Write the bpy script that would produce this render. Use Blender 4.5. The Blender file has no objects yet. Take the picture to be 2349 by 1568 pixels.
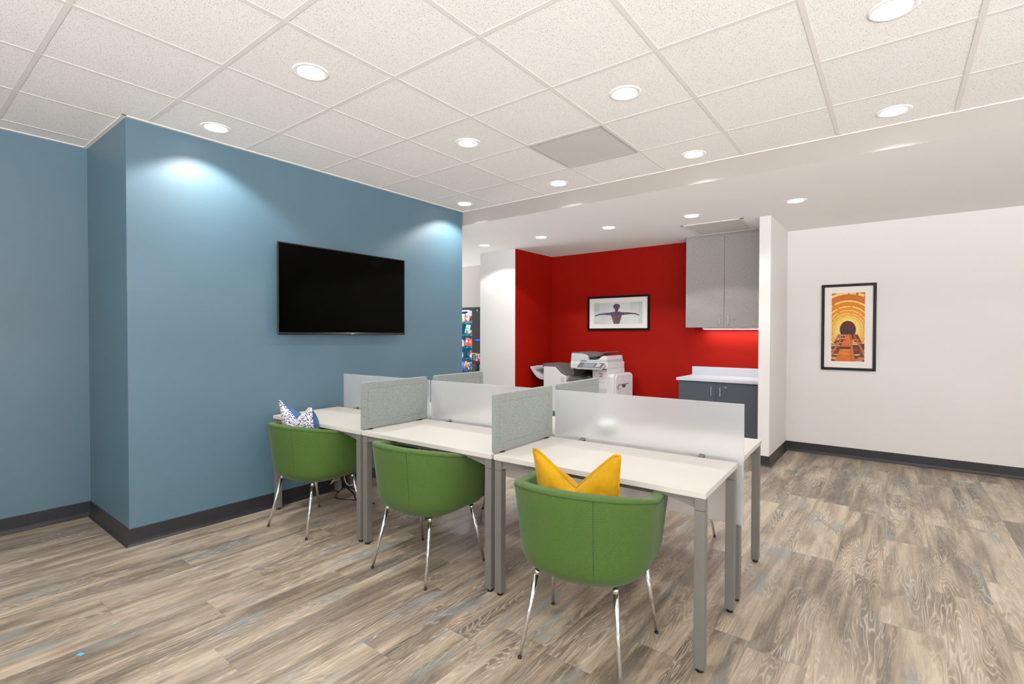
import bpy, bmesh, math, random
from mathutils import Vector, Matrix
random.seed(7)
PI = math.pi
SC = bpy.context.scene
COL = SC.collection
R = math.radians

# ------------------------------------------------------------------ measurements (metres)
CAM_Z, YAW, PITCH, ROLL, FPX = 1.3677, 0.6561, -0.0147, 0.0020, 1141.76
HC, HS = 2.7505, 2.598                 # tiled ceiling / lower plaster ceiling
XB, XB2 = -3.8896, -4.789              # blue wall, recessed blue wall
YB0, YB1 = 1.0219, 4.1255              # near corner / far end of the blue wall
YS = 4.1418                            # bulkhead face
YBK = 6.657                            # red back wall
YR = 6.6957                            # white right wall
XWL, XW, YW0 = -1.131, -1.0235, 5.6914 # white stub wall
S = 0.6096
GX0, GY0 = -2.7628, 0.5335             # ceiling grid phase

# ------------------------------------------------------------------ object helpers
def link(name, data, parent=None):
    o = bpy.data.objects.new(name, data)
    COL.objects.link(o)
    if parent: o.parent = parent
    return o
def tag(o, label=None, cat=None, group=None, kind=None):
    if label: o['label'] = label
    if cat: o['category'] = cat
    if group: o['group'] = group
    if kind: o['kind'] = kind
    return o
def thing(name, label, cat, loc=(0, 0, 0), rz=0, group=None):
    o = link(name, None)
    o.empty_display_size = .1
    o.location = loc; o.rotation_euler = (0, 0, rz)
    return tag(o, label, cat, group)
def copy_tree(o, parent=None):
    c = o.copy(); COL.objects.link(c)
    if parent: c.parent = parent
    for ch in [x for x in bpy.data.objects if x.parent == o]:
        copy_tree(ch, c)
    return c

class MB:
    """collects shapes in one bmesh, linked as ONE mesh object"""
    def __init__(s): s.bm = bmesh.new()
    def box(s, x0, x1, y0, y1, z0, z1, mi=0, bev=0, seg=2):
        b = bmesh.new()
        vs = [b.verts.new((x, y, z)) for z in (z0, z1) for y in (y0, y1) for x in (x0, x1)]
        for f in ((0, 2, 3, 1), (4, 5, 7, 6), (0, 1, 5, 4), (2, 6, 7, 3), (0, 4, 6, 2), (1, 3, 7, 5)):
            b.faces.new([vs[i] for i in f])
        if bev: bmesh.ops.bevel(b, geom=b.edges[:], offset=bev, segments=seg, affect='EDGES', profile=.5)
        s._merge(b, mi); return s
    def _merge(s, b, mi=0, M=None):
        if M is not None: bmesh.ops.transform(b, matrix=M, verts=b.verts)
        for f in b.faces: f.material_index = mi
        me = bpy.data.meshes.new('t'); b.to_mesh(me); b.free()
        s.bm.from_mesh(me); bpy.data.meshes.remove(me)
    def prism(s, pts, axis, a0, a1, mi=0, bev=0):
        """polygon pts in the two other axes, extruded along axis (0 x,1 y,2 z)"""
        b = bmesh.new()
        def P(p, a):
            q = list(p); q.insert(axis, a); return q
        lo = [b.verts.new(P(p, a0)) for p in pts]; hi = [b.verts.new(P(p, a1)) for p in pts]
        b.faces.new(lo); b.faces.new(hi[::-1])
        n = len(pts)
        for i in range(n): b.faces.new((lo[i], hi[i], hi[(i+1) % n], lo[(i+1) % n]))
        bmesh.ops.recalc_face_normals(b, faces=b.faces)
        if bev: bmesh.ops.bevel(b, geom=b.edges[:], offset=bev, segments=2, affect='EDGES', profile=.5)
        s._merge(b, mi); return s
    def tube(s, p0, p1, r0, r1=None, n=20, mi=0):
        r1 = r0 if r1 is None else r1
        p0, p1 = Vector(p0), Vector(p1); d = p1-p0
        b = bmesh.new()
        bmesh.ops.create_cone(b, cap_ends=True, segments=n, radius1=r0, radius2=r1, depth=d.length)
        M = Matrix.Translation((p0+p1)/2) @ d.to_track_quat('Z', 'Y').to_matrix().to_4x4()
        for f in b.faces: f.smooth = len(f.verts) == 4
        s._merge(b, mi, M); return s
    def lathe(s, prof, c=(0, 0, 0), n=40, mi=0):
        b = bmesh.new(); rings = []
        for r, z in prof:
            rings.append([b.verts.new((c[0]+r*math.cos(2*PI*i/n), c[1]+r*math.sin(2*PI*i/n), c[2]+z)) for i in range(n)] if r > 1e-6 else [b.verts.new((c[0], c[1], c[2]+z))])
        for a, d in zip(rings, rings[1:]):
            for i in range(n):
                j = (i+1) % n
                q = [a[i % len(a)], a[j % len(a)], d[j % len(d)], d[i % len(d)]]
                u = []
                for v in q:
                    if v not in u: u.append(v)
                if len(u) > 2:
                    f = b.faces.new(u); f.smooth = True
        bmesh.ops.recalc_face_normals(b, faces=b.faces)
        s._merge(b, mi); return s
    def path(s, pts, r, n=8, mi=0, sub=6):
        """round tube along a Catmull-Rom path"""
        P = [Vector(p) for p in pts]
        P = [P[0]*2-P[1]]+P+[P[-1]*2-P[-2]]
        C = []
        for i in range(1, len(P)-2):
            for k in range(sub):
                t = k/sub; a, b_, c_, d_ = P[i-1:i+3]
                C.append(.5*((2*b_)+(c_-a)*t+(2*a-5*b_+4*c_-d_)*t*t+(3*b_-a-3*c_+d_)*t**3))
        C.append(P[-2])
        b = bmesh.new(); rings = []; up = Vector((.13, .21, .97)).normalized()
        for i, c in enumerate(C):
            T = (C[min(i+1, len(C)-1)]-C[max(i-1, 0)]).normalized()
            A = T.cross(up).normalized(); B = T.cross(A)
            rings.append([b.verts.new(c+A*r*math.cos(2*PI*k/n)+B*r*math.sin(2*PI*k/n)) for k in range(n)])
        for a, d in zip(rings, rings[1:]):
            for k in range(n):
                f = b.faces.new((a[k], a[(k+1) % n], d[(k+1) % n], d[k])); f.smooth = True
        b.faces.new(rings[0]); b.faces.new(rings[-1][::-1])
        bmesh.ops.recalc_face_normals(b, faces=b.faces)
        s._merge(b, mi); return s
    def build(s, name, mats, parent=None, loc=None, rz=None):
        me = bpy.data.meshes.new(name); s.bm.to_mesh(me); s.bm.free()
        for m in (mats if isinstance(mats, (list, tuple)) else [mats]): me.materials.append(m)
        o = link(name, me, parent)
        if loc is not None: o.location = loc
        if rz is not None: o.rotation_euler = (0, 0, rz)
        return o
def struct(o): o['kind'] = 'structure'; return o

def painted_grid(name, nx, nz, P, paint, mat, parent=None):
    """flat sheet of nx*nz quads; P(u,v)->point; vertex colours from paint(u,v); v up"""
    me = bpy.data.meshes.new(name)
    verts = [tuple(P(i/nx, j/nz)) for j in range(nz+1) for i in range(nx+1)]
    faces = [(j*(nx+1)+i, j*(nx+1)+i+1, (j+1)*(nx+1)+i+1, (j+1)*(nx+1)+i) for j in range(nz) for i in range(nx)]
    me.from_pydata(verts, [], faces)
    ca = me.color_attributes.new('Col', 'FLOAT_COLOR', 'POINT')
    for j in range(nz+1):
        for i in range(nx+1):
            c = paint(i/nx, j/nz)
            ca.data[j*(nx+1)+i].color = rgb(*c)
    me.materials.append(mat)
    return link(name, me, parent)

def text(name, body, size, loc, rot, mat, parent, ext=.0004):
    cu = bpy.data.curves.new(name, 'FONT'); cu.body = body; cu.size = size; cu.extrude = ext
    cu.align_x = 'CENTER'; cu.align_y = 'CENTER'
    t = bpy.data.objects.new('tmp', cu); COL.objects.link(t)
    dg = bpy.context.evaluated_depsgraph_get()
    me = bpy.data.meshes.new_from_object(t.evaluated_get(dg)); bpy.data.objects.remove(t)
    me.materials.clear(); me.materials.append(mat)
    o = link(name, me, parent); o.location = loc; o.rotation_euler = rot
    return o

# ------------------------------------------------------------------ materials
def lin(c):
    c = c/255 if c > 1 else c
    return c/12.92 if c <= .04045 else ((c+.055)/1.055)**2.4
TG = 1.28                                  # the picture is shown with a lifted gamma, so pigments are deepened to match
def rgb(r, g, b): return (lin(r/255)**TG, lin(g/255)**TG, lin(b/255)**TG, 1)
class N:
    """tiny node-tree helper"""
    def __init__(s, name):
        s.m = bpy.data.materials.new(name); s.m.use_nodes = True
        s.t = s.m.node_tree; s.b = s.t.nodes['Principled BSDF']
    def n(s, typ, **kw):
        x = s.t.nodes.new(typ)
        for k, v in kw.items():
            if k in x.inputs: s.set(x.inputs[k], v)
            else: setattr(x, k, v)
        return x
    def set(s, inp, v):
        if hasattr(v, 'bl_rna') and hasattr(v, 'links'): s.t.links.new(v, inp)
        elif hasattr(v, 'outputs'): s.t.links.new(v.outputs[0], inp)
        else: inp.default_value = v
    def math(s, op, a, b=None, c=None, clamp=False):
        x = s.t.nodes.new('ShaderNodeMath'); x.operation = op; x.use_clamp = clamp
        for i, v in enumerate((a, b, c)):
            if v is not None: s.set(x.inputs[i], v)
        return x.outputs[0]
    def ramp(s, f, stops, interp='LINEAR'):
        x = s.t.nodes.new('ShaderNodeValToRGB'); s.set(x.inputs[0], f); e = x.color_ramp.elements
        x.color_ramp.interpolation = interp
        while len(e) < len(stops): e.new(.5)
        for k, (p, c) in zip(e, stops): k.position = p; k.color = c
        return x.outputs[0]
    def mix(s, f, a, b, mode='MIX'):
        x = s.t.nodes.new('ShaderNodeMix'); x.data_type = 'RGBA'; x.blend_type = mode
        s.set(x.inputs[0], f); s.set(x.inputs[6], a); s.set(x.inputs[7], b); return x.outputs[2]
    def noise(s, vec, scale, detail=2, rough=.5, dist=0, out=0):
        x = s.t.nodes.new('ShaderNodeTexNoise')
        s.set(x.inputs['Vector'], vec); x.inputs['Scale'].default_value = scale
        x.inputs['Detail'].default_value = detail; x.inputs['Roughness'].default_value = rough
        x.inputs['Distortion'].default_value = dist
        return x.outputs[out]
    def P(s, **kw):
        for k, v in kw.items(): s.set(s.b.inputs[k.replace('_', ' ')], v)
        return s
    def bump(s, h, strength=.3, dist=.001):
        x = s.t.nodes.new('ShaderNodeBump'); x.inputs['Strength'].default_value = strength
        x.inputs['Distance'].default_value = dist; s.set(x.inputs['Height'], h)
        s.set(s.b.inputs['Normal'], x.outputs[0])
def coord(k, which='Object'):
    return k.n('ShaderNodeTexCoord').outputs[which]
def xyz(k, v):
    x = k.n('ShaderNodeSeparateXYZ'); k.set(x.inputs[0], v); return x.outputs
def comb(k, x=0., y=0., z=0.):
    c = k.n('ShaderNodeCombineXYZ')
    for i, v in enumerate((x, y, z)): k.set(c.inputs[i], v)
    return c.outputs[0]

def plain(name, c, rough=.5, metal=0., coat=0., spec=.3, var=.06, scale=9, bump=0, bscale=200):
    k = N(name); v = coord(k)
    n = k.noise(v, scale, 3)
    f = k.math('MULTIPLY_ADD', n, 2*var, 1-var)
    col = k.mix(1., c, comb(k, f, f, f), 'MULTIPLY')
    k.P(Base_Color=col, Roughness=rough, Metallic=metal)
    k.b.inputs['Coat Weight'].default_value = coat; k.b.inputs['Specular IOR Level'].default_value = spec
    if bump: k.bump(k.noise(v, bscale, 2), bump, .001)
    return k.m
M = {}
M['blue'] = plain('blue_paint', rgb(76, 106, 121), .46, spec=.5, var=.03, scale=2, bump=.10, bscale=220)
M['red'] = plain('red_paint', rgb(146, 20, 6), .6, spec=.05, var=.03, scale=2, bump=.08, bscale=220)
M['white_wall'] = plain('white_wall_paint', rgb(216, 213, 210), .6, var=.01, scale=2, bump=.06, bscale=220)
M['grey_wall'] = plain('warm_grey_paint', rgb(190, 182, 176), .6, var=.01, scale=2)
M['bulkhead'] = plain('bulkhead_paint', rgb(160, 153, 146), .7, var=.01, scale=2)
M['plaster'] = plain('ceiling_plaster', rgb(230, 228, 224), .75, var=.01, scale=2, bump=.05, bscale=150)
M['base'] = plain('dark_vinyl_base', rgb(44, 44, 48), .38, spec=.2, var=.12, scale=6)
M['grid'] = plain('ceiling_grid_metal', rgb(217, 212, 207), .5, var=.01)
M['desk_white'] = plain('white_laminate', rgb(187, 184, 177), .38, var=.01, scale=3)
M['silver'] = plain('silver_powder_coat', rgb(110, 108, 103), .45, metal=.15, var=.04, scale=30, bump=.05, bscale=900)
M['black_plastic'] = plain('black_plastic', rgb(18, 18, 19), .4)
M['chrome'] = plain('polished_chrome', rgb(225, 225, 225), .09, metal=1., var=.02)
M['brushed'] = plain('brushed_steel', rgb(190, 188, 184), .3, metal=1., var=.05)
M['trim_white'] = plain('light_trim_white', rgb(238, 236, 233), .4, var=.01)
M['screen'] = plain('tv_screen_glass', rgb(0, 0, 0), .12, spec=.025, var=.01)
M['tv_frame'] = plain('tv_gloss_black', rgb(14, 12, 12), .2, var=.02)
M['slate'] = plain('slate_laminate', rgb(66, 74, 83), .45, var=.04, scale=14)
M['counter'] = plain('white_counter_laminate', rgb(190, 192, 202), .4, var=.02, scale=40)
M['mfp_white'] = plain('office_machine_white', rgb(205, 204, 208), .45, var=.01)
M['mfp_light'] = plain('office_machine_light_grey', rgb(184, 184, 188), .45, var=.01)
M['mfp_dark'] = plain('office_machine_dark_grey', rgb(92, 88, 87), .5, var=.04)
M['mfp_black'] = plain('office_machine_black', rgb(24, 22, 22), .5)
M['frame_black'] = plain('black_picture_frame', rgb(6, 5, 5), .4, spec=.10, var=.05)
M['mat_board'] = plain('picture_mat_board', rgb(226, 220, 216), .7, var=.01)
M['vend_black'] = plain('vending_black_steel', rgb(34, 31, 34), .45, var=.05)
M['beige'] = plain('beige_cable', rgb(205, 185, 145), .5)
M['beige_box'] = plain('beige_metal_box', rgb(168, 148, 125), .5)
M['tape'] = plain('blue_masking_tape', rgb(70, 170, 205), .6)
M['yellow_label'] = plain('yellow_sticker', rgb(240, 205, 20), .5)
M['paper'] = plain('white_paper', rgb(240, 240, 240), .7, var=.01)
M['dark_ink'] = plain('dark_ink', rgb(40, 38, 40), .6)
M['red_ink'] = plain('red_ink', rgb(205, 60, 75), .6)
M['cup'] = plain('grey_canister', rgb(150, 152, 152), .4)

def emis(name, c, st, base=(0, 0, 0, 1)):
    k = N(name); k.P(Base_Color=base, Emission_Color=c, Emission_Strength=st); return k.m
M['lens'] = emis('lit_diffuser', (1, .985, .95, 1), 7.0)
M['led_strip'] = emis('lit_led_strip', (1, .97, .92, 1), 12.)
M['blue_led'] = emis('blue_display', rgb(70, 70, 255), 1.1)
M['orange_tip'] = plain('orange_plastic', rgb(235, 70, 30), .5)
M['lcd'] = plain('touch_screen_glass', rgb(120, 128, 138), .15)

def vcol(name, rough=.5, coat=0., emi=0.):
    k = N(name); a = k.n('ShaderNodeVertexColor'); a.layer_name = 'Col'
    k.P(Base_Color=a.outputs[0], Roughness=rough); k.b.inputs['Coat Weight'].default_value = coat
    k.b.inputs['Coat Roughness'].default_value = .06
    if emi: k.P(Emission_Color=a.outputs[0], Emission_Strength=emi)
    return k.m
M['print'] = vcol('framed_print', .5, .06); M['print'].node_tree.nodes['Principled BSDF'].inputs['Specular IOR Level'].default_value = .1
M['bagprint'] = vcol('glowing_printed_bag', .35, .2, .55)  # bags emit their print colours, standing in for light inside the machine

def floor_mat():
    k = N('grey_oak_vinyl_plank'); v = coord(k); X, Y, _ = xyz(k, v)
    W, L = .2286, 1.219
    cx = k.math('DIVIDE', k.math('ADD', X, .045), W); ci = k.math('FLOOR', cx)
    wn = k.n('ShaderNodeTexWhiteNoise', noise_dimensions='1D'); k.set(wn.inputs['W'], ci)
    cy = k.math('ADD', k.math('DIVIDE', Y, L), wn.outputs[0]); ri = k.math('FLOOR', cy)
    wn2 = k.n('ShaderNodeTexWhiteNoise', noise_dimensions='2D'); k.set(wn2.inputs['Vector'], comb(k, ci, ri, 0.))
    r = xyz(k, wn2.outputs['Color'])
    ox = k.math('MULTIPLY', r[0], 37.); oy = k.math('MULTIPLY', r[1], 53.)
    px = k.math('ADD', X, ox); py = k.math('ADD', Y, oy)
    def g(sx, sy): return comb(k, k.math('MULTIPLY', px, sx), k.math('MULTIPLY', py, sy), r[2])
    # streaky tone that runs with the board
    a = k.noise(g(6.5, .85), 1., 5, .6, .9)
    b = k.noise(g(30., 1.3), 1., 3, .65, .3)
    tone = k.math('ADD', k.math('MULTIPLY', a, .72), k.math('MULTIPLY', b, .28))
    tone = k.math('ADD', tone, k.math('MULTIPLY_ADD', r[2], .05, -.025))
    base = k.ramp(tone, [(.31, rgb(72, 63, 54)), (.42, rgb(108, 96, 82)), (.50, rgb(141, 126, 108)), (.59, rgb(168, 153, 133)), (.72, rgb(188, 175, 157))])
    # bluish weathered patches
    p = k.noise(g(6.5, 1.5), 1.3, 2, .5, .3)
    pf = k.ramp(p, [(.57, (0, 0, 0, 1)), (.69, (1, 1, 1, 1))])
    base = k.mix(k.math('MULTIPLY', pf, .72), base, rgb(122, 128, 128))
    # darker brown knots
    q = k.noise(g(5., 2.2), 1.7, 2, .5, .8)
    qf = k.ramp(q, [(.58, (0, 0, 0, 1)), (.70, (1, 1, 1, 1))])
    base = k.mix(k.math('MULTIPLY', qf, .55), base, rgb(98, 84, 72))
    # growth ring contour lines (limed grain)
    h = k.noise(g(5.2, .62), 1., 3, .5, .25)
    fr = k.math('FRACT', k.math('MULTIPLY', h, 44.))
    ln = k.math('ABSOLUTE', k.math('SUBTRACT', fr, .5))
    lf = k.ramp(ln, [(.0, (1, 1, 1, 1)), (.20, (0, 0, 0, 1))])
    amp = k.ramp(k.noise(g(5., 1.6), 1.1, 1), [(.40, (.10, .10, .10, 1)), (.60, (1., 1., 1., 1))])
    fine = k.noise(g(150., 9.), 1., 3, .7)
    lf = k.math('MULTIPLY', k.math('MULTIPLY', lf, amp), k.math('MULTIPLY_ADD', fine, 1.4, -.05), clamp=True)
    base = k.mix(k.math('MULTIPLY', lf, .50), base, rgb(212, 204, 192))
    l2 = k.math('ABSOLUTE', k.math('SUBTRACT', k.math('FRACT', k.math('MULTIPLY_ADD', h, 44., .45)), .5))
    l2 = k.math('MULTIPLY', k.ramp(l2, [(.0, (1, 1, 1, 1)), (.24, (0, 0, 0, 1))]), amp)
    base = k.mix(k.math('MULTIPLY', l2, .28), base, rgb(96, 82, 70))
    # fine pores
    po = k.math('MULTIPLY_ADD', fine, .6, .68)
    base = k.mix(1., base, comb(k, po, po, po), 'MULTIPLY')
    sp = k.noise(g(260., 30.), 1., 2, .6)
    spf = k.ramp(sp, [(.56, (0, 0, 0, 1)), (.72, (1, 1, 1, 1))])
    base = k.mix(k.math('MULTIPLY', spf, .10), base, rgb(225, 220, 210))
    # joints
    fx = k.math('FRACT', cx); fy = k.math('FRACT', cy)
    ex = k.math('MULTIPLY', k.math('MINIMUM', fx, k.math('SUBTRACT', 1., fx)), W)
    ey = k.math('MULTIPLY', k.math('MINIMUM', fy, k.math('SUBTRACT', 1., fy)), L)
    e = k.math('MINIMUM', ex, ey)
    jf = k.ramp(k.math('MULTIPLY', e, 400.), [(.12, (1, 1, 1, 1)), (.5, (0, 0, 0, 1))])
    base = k.mix(k.math('MULTIPLY', jf, .35), base, rgb(70, 60, 52))
    k.P(Base_Color=base, Roughness=k.math('MULTIPLY_ADD', fine, .15, .36))
    k.bump(k.math('SUBTRACT', fine, k.math('MULTIPLY', jf, 1.5)), .12, .0008)
    return k.m
M['floor'] = floor_mat()

def tile_mat():
    k = N('mineral_fibre_ceiling_tile'); v = coord(k); X, Y, _ = xyz(k, v)
    tx = k.math('FLOOR', k.math('DIVIDE', k.math('SUBTRACT', X, GX0), S)); ty = k.math('FLOOR', k.math('DIVIDE', k.math('SUBTRACT', Y, GY0), S))
    wn = k.n('ShaderNodeTexWhiteNoise', noise_dimensions='2D'); k.set(wn.inputs['Vector'], comb(k, tx, ty, 0.))
    a = k.noise(v, 200., 2, .55, .8)
    f = k.ramp(a, [(.585, (0, 0, 0, 1)), (.64, (1, 1, 1, 1))])
    b = k.noise(v, 420., 1, .5)
    f2 = k.ramp(b, [(.66, (0, 0, 0, 1)), (.74, (1, 1, 1, 1))])
    f = k.math('MAXIMUM', f, k.math('MULTIPLY', f2, .6))
    j = k.math('MULTIPLY_ADD', wn.outputs[0], .05, .96)
    base = k.mix(1., rgb(236, 233, 228), comb(k, j, j, j), 'MULTIPLY')
    base = k.mix(k.math('MULTIPLY', f, .75), base, rgb(140, 124, 104))
    k.P(Base_Color=base, Roughness=.85); k.bump(k.math('SUBTRACT', 1., f), .3, .002)
    return k.m
M['tile'] = tile_mat()

def grille_mat():
    k = N('perforated_grille'); v = coord(k); X, Y, _ = xyz(k, v)
    a = k.math('MULTIPLY', k.math('SINE', k.math('MULTIPLY', X, 620.)), k.math('SINE', k.math('MULTIPLY', Y, 620.)))
    f = k.ramp(a, [(.3, (0, 0, 0, 1)), (.7, (1, 1, 1, 1))])
    k.P(Base_Color=k.mix(k.math('MULTIPLY', f, .5), rgb(203, 200, 194), rgb(150, 147, 141)), Roughness=.6)
    return k.m
M['grille'] = grille_mat()

def weave_mat():
    k = N('green_woven_upholstery'); uv = coord(k, 'UV'); U, V, _ = xyz(k, uv)
    K = 2*PI/.0052
    a = k.math('SINE', k.math('MULTIPLY', k.math('ADD', U, V), K*.5))
    b = k.math('SINE', k.math('MULTIPLY', k.math('SUBTRACT', U, k.math('MULTIPLY', V, 1.6)), K*.62))
    w = k.math('MULTIPLY_ADD', k.math('MULTIPLY', a, b), .5, .5)
    n = k.noise(coord(k), 420., 2, .6)
    w2 = k.math('ADD', k.math('MULTIPLY', w, .75), k.math('MULTIPLY', n, .4))
    col = k.ramp(w2, [(.12, rgb(33, 46, 17)), (.42, rgb(56, 78, 30)), (.75, rgb(74, 104, 42)), (1., rgb(102, 133, 70))])
    k.P(Base_Color=col, Roughness=.85); k.b.inputs['Specular IOR Level'].default_value = .12
    k.b.inputs['Sheen Weight'].default_value = .06; k.b.inputs['Sheen Roughness'].default_value = .4
    k.bump(w2, .45, .0012)
    return k.m
M['green'] = weave_mat()
M['green_seam'] = plain('green_seam_thread', rgb(34, 56, 22), .8)

def felt_mat():
    k = N('grey_felt'); v = coord(k)
    a = k.noise(v, 620., 3, .7); b = k.noise(v, 230., 2, .6)
    f = k.math('ADD', k.math('MULTIPLY', a, .6), k.math('MULTIPLY', b, .4))
    col = k.ramp(f, [(.34, rgb(72, 79, 78)), (.5, rgb(116, 123, 120)), (.66, rgb(164, 168, 161))])
    k.P(Base_Color=col, Roughness=.95); k.bump(a, .25, .001)
    k.b.inputs['Sheen Weight'].default_value = .2
    return k.m
M['felt'] = felt_mat()

def frosted():
    k = N('frosted_acrylic'); v = coord(k)
    k.P(Base_Color=(.84, .855, .875, 1), Roughness=.42)
    k.b.inputs['Transmission Weight'].default_value = .80; k.b.inputs['IOR'].default_value = 1.2
    k.b.inputs['Specular IOR Level'].default_value = .3
    n = k.noise(v, 3., 2); k.P(Roughness=k.math('MULTIPLY_ADD', n, .06, .40))
    return k.m
M['acrylic'] = frosted()

def cloth(name, c1, c2, sheen=.04):
    k = N(name); v = coord(k)
    w = k.noise(v, 14., 4, .6, .6); f = k.noise(v, 500., 1)
    m = k.math('ADD', k.math('MULTIPLY', w, .8), k.math('MULTIPLY', f, .2))
    k.P(Base_Color=k.ramp(m, [(.3, c1), (.7, c2)]), Roughness=.85); k.b.inputs['Specular IOR Level'].default_value = .08
    k.b.inputs['Sheen Weight'].default_value = sheen
    k.bump(k.math('ADD', k.math('MULTIPLY', k.noise(v, 22., 4, .6, 1.2), 1.), k.math('MULTIPLY', f, .05)), .55, .008)
    return k.m
M['yellow'] = cloth('mustard_linen', rgb(168, 122, 0), rgb(190, 145, 0))
M['navy'] = cloth('plain_blue_cotton', rgb(44, 76, 120), rgb(66, 106, 156))
def floral():
    k = N('blue_floral_cotton'); v = coord(k)
    vo = k.n('ShaderNodeTexVoronoi'); k.set(vo.inputs['Vector'], v); vo.inputs['Scale'].default_value = 84.
    n = k.noise(v, 260., 2, .7)
    d = k.math('ADD', vo.outputs['Distance'], k.math('MULTIPLY_ADD', n, .5, -.25))
    f = k.ramp(d, [(.43, (1, 1, 1, 1)), (.50, (0, 0, 0, 1))])
    vo2 = k.n('ShaderNodeTexVoronoi'); k.set(vo2.inputs['Vector'], v); vo2.inputs['Scale'].default_value = 150.
    f2 = k.ramp(vo2.outputs['Distance'], [(.22, (1, 1, 1, 1)), (.3, (0, 0, 0, 1))])
    col = k.mix(k.math('MULTIPLY', f2, .75), rgb(232, 228, 220), rgb(110, 135, 190))
    col = k.mix(f, col, rgb(38, 55, 130))
    k.P(Base_Color=col, Roughness=.85)
    k.bump(k.noise(v, 22., 4, .6, 1.2), .4, .008)
    return k.m
M['floral'] = floral()
def cabinet_mat():
    k = N('grey_woven_laminate'); v = coord(k); X, Y, Z = xyz(k, v)
    a = k.noise(comb(k, k.math('MULTIPLY', X, 300.), 0., k.math('MULTIPLY', Z, 40.)), 1., 2)
    b = k.noise(comb(k, k.math('MULTIPLY', X, 40.), 0., k.math('MULTIPLY', Z, 300.)), 1., 2)
    f = k.math('MULTIPLY', k.math('ADD', a, b), .5)
    k.P(Base_Color=k.ramp(f, [(.35, rgb(132, 127, 124)), (.65, rgb(160, 155, 152))]), Roughness=.45)
    return k.m
M['cab'] = cabinet_mat()
def louvre():
    k = N('vent_louvre_plastic'); v = coord(k); X, Y, Z = xyz(k, v)
    a = k.math('SINE', k.math('MULTIPLY', k.math('ADD', Z, k.math('MULTIPLY', Y, .3)), 900.))
    f = k.ramp(a, [(.4, (0, 0, 0, 1)), (.6, (1, 1, 1, 1))])
    k.P(Base_Color=k.mix(f, rgb(222, 221, 224), rgb(178, 180, 186)), Roughness=.5); return k.m
M['louvre'] = louvre()
M['vend_inside'] = emis('glowing_teal_lining', rgb(12, 110, 150), .35, rgb(10, 100, 140))  # lining glows by itself in place of lamp light falling on it
def glass():
    k = N('clear_display_glass'); k.P(Base_Color=(.97, .99, 1, 1), Roughness=.02)
    k.b.inputs['Transmission Weight'].default_value = 1.; k.b.inputs['IOR'].default_value = 1.1
    return k.m
M['glass'] = glass()

# ------------------------------------------------------------------ room shell
struct(MB().box(-9, 5, -3, 8, -.1, 0).build('floor', M['floor']))
struct(MB().box(-9, 7, -5, YS+.02, HC, HC+.08).build('ceiling', M['tile']))
g = MB()                                   # exposed T-bar grid
for i in range(-11, 17):
    x = GX0+i*S
    if -9 < x < 7: g.box(x-.012, x+.012, -5, YS, HC-.0022, HC+.001)
for j in range(-9, 7):
    y = GY0+j*S
    if y < YS: g.box(-9, 7, y-.012, y+.012, HC-.0018, HC+.001)
struct(g.build('trim_1', M['grid']))
# wall angle along the walls
g = MB().box(XB2, XB2+.022, -5, YB0, HC-.006, HC).box(XB2, XB+.022, YB0-.022, YB0, HC-.0065, HC).box(XB, XB+.022, YB0-.022, YS, HC-.006, HC).box(XB, 7, YS-.022, YS, HC-.0065, HC)
struct(g.build('trim_2', M['grid']))
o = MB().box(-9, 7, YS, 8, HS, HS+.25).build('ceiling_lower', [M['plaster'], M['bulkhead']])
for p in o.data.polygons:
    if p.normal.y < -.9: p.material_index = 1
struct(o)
struct(MB().box(-9, XB, YB0, YB1, 0, HC).build('wall_left', M['blue']))
struct(MB().box(-9, XB2, -5, YB0, 0, HC).build('wall_recess', M['blue']))
b = MB().box(-4.99, -4.325, 5.69, YBK+.05, 0, HS)
o = b.build('wall_column', [M['white_wall'], M['red']])
for p in o.data.polygons:
    if p.normal.x > .9: p.material_index = 1
struct(o)
struct(MB().box(-4.4, XWL, YBK, YBK+.15, 0, HS).build('wall_back', M['red']))
struct(MB().box(-9, -4.98, YBK, YBK+.15, 0, HS).build('wall_passage', M['grey_wall']))
struct(MB().box(5, 5.1, 1.6, 8, 0, HC).build('wall_east_light_block', M['white_wall']))  # added unseen wall, blocks world light coming from the right
struct(MB().box(-5, -1.6, -2.7, -2.6, 0, HC).build('wall_rear_light_block', M['white_wall']))  # added unseen wall, keeps world light off the left side
struct(MB().box(XWL, XW, YW0, 8, 0, HS).build('wall_stub', M['white_wall']))
struct(MB().box(XW, 7, YR, 8, 0, HS).build('wall_right', M['white_wall']))

def cove(pts, name):
    """vinyl cove base with a small toe, along a wall line; the room lies to the right of the direction of travel"""
    prof = [(0, .113), (.004, .113), (.006, .110), (.006, .03), (.009, .014), (.016, .004), (.020, 0), (0, 0)]
    b = bmesh.new(); P = [Vector(p) for p in pts]; n = len(P); rings = []
    for i in range(n):
        d0 = (P[i]-P[i-1]).normalized() if i else (P[1]-P[0]).normalized()
        d1 = (P[i+1]-P[i]).normalized() if i < n-1 else d0
        n0 = Vector((d0.y, -d0.x)); n1 = Vector((d1.y, -d1.x)); m = (n0+n1).normalized(); k = 1/max(.3, m.dot(n0))
        rings.append([b.verts.new((P[i].x+m.x*k*a, P[i].y+m.y*k*a, z)) for a, z in prof])
    for a, d in zip(rings, rings[1:]):
        for k in range(len(prof)):
            b.faces.new((a[k], a[(k+1) % len(prof)], d[(k+1) % len(prof)], d[k]))
    b.faces.new(rings[0]); b.faces.new(rings[-1][::-1])
    bmesh.ops.recalc_face_normals(b, faces=b.faces)
    q = MB(); q._merge(b); return struct(q.build(name, M['base']))
cove([(XB2, -5), (XB2, YB0), (XB, YB0), (XB, YB1)], 'baseboard_left')
cove([(XWL, YW0), (XW, YW0), (XW, YR), (7, YR)], 'baseboard_right')
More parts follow.
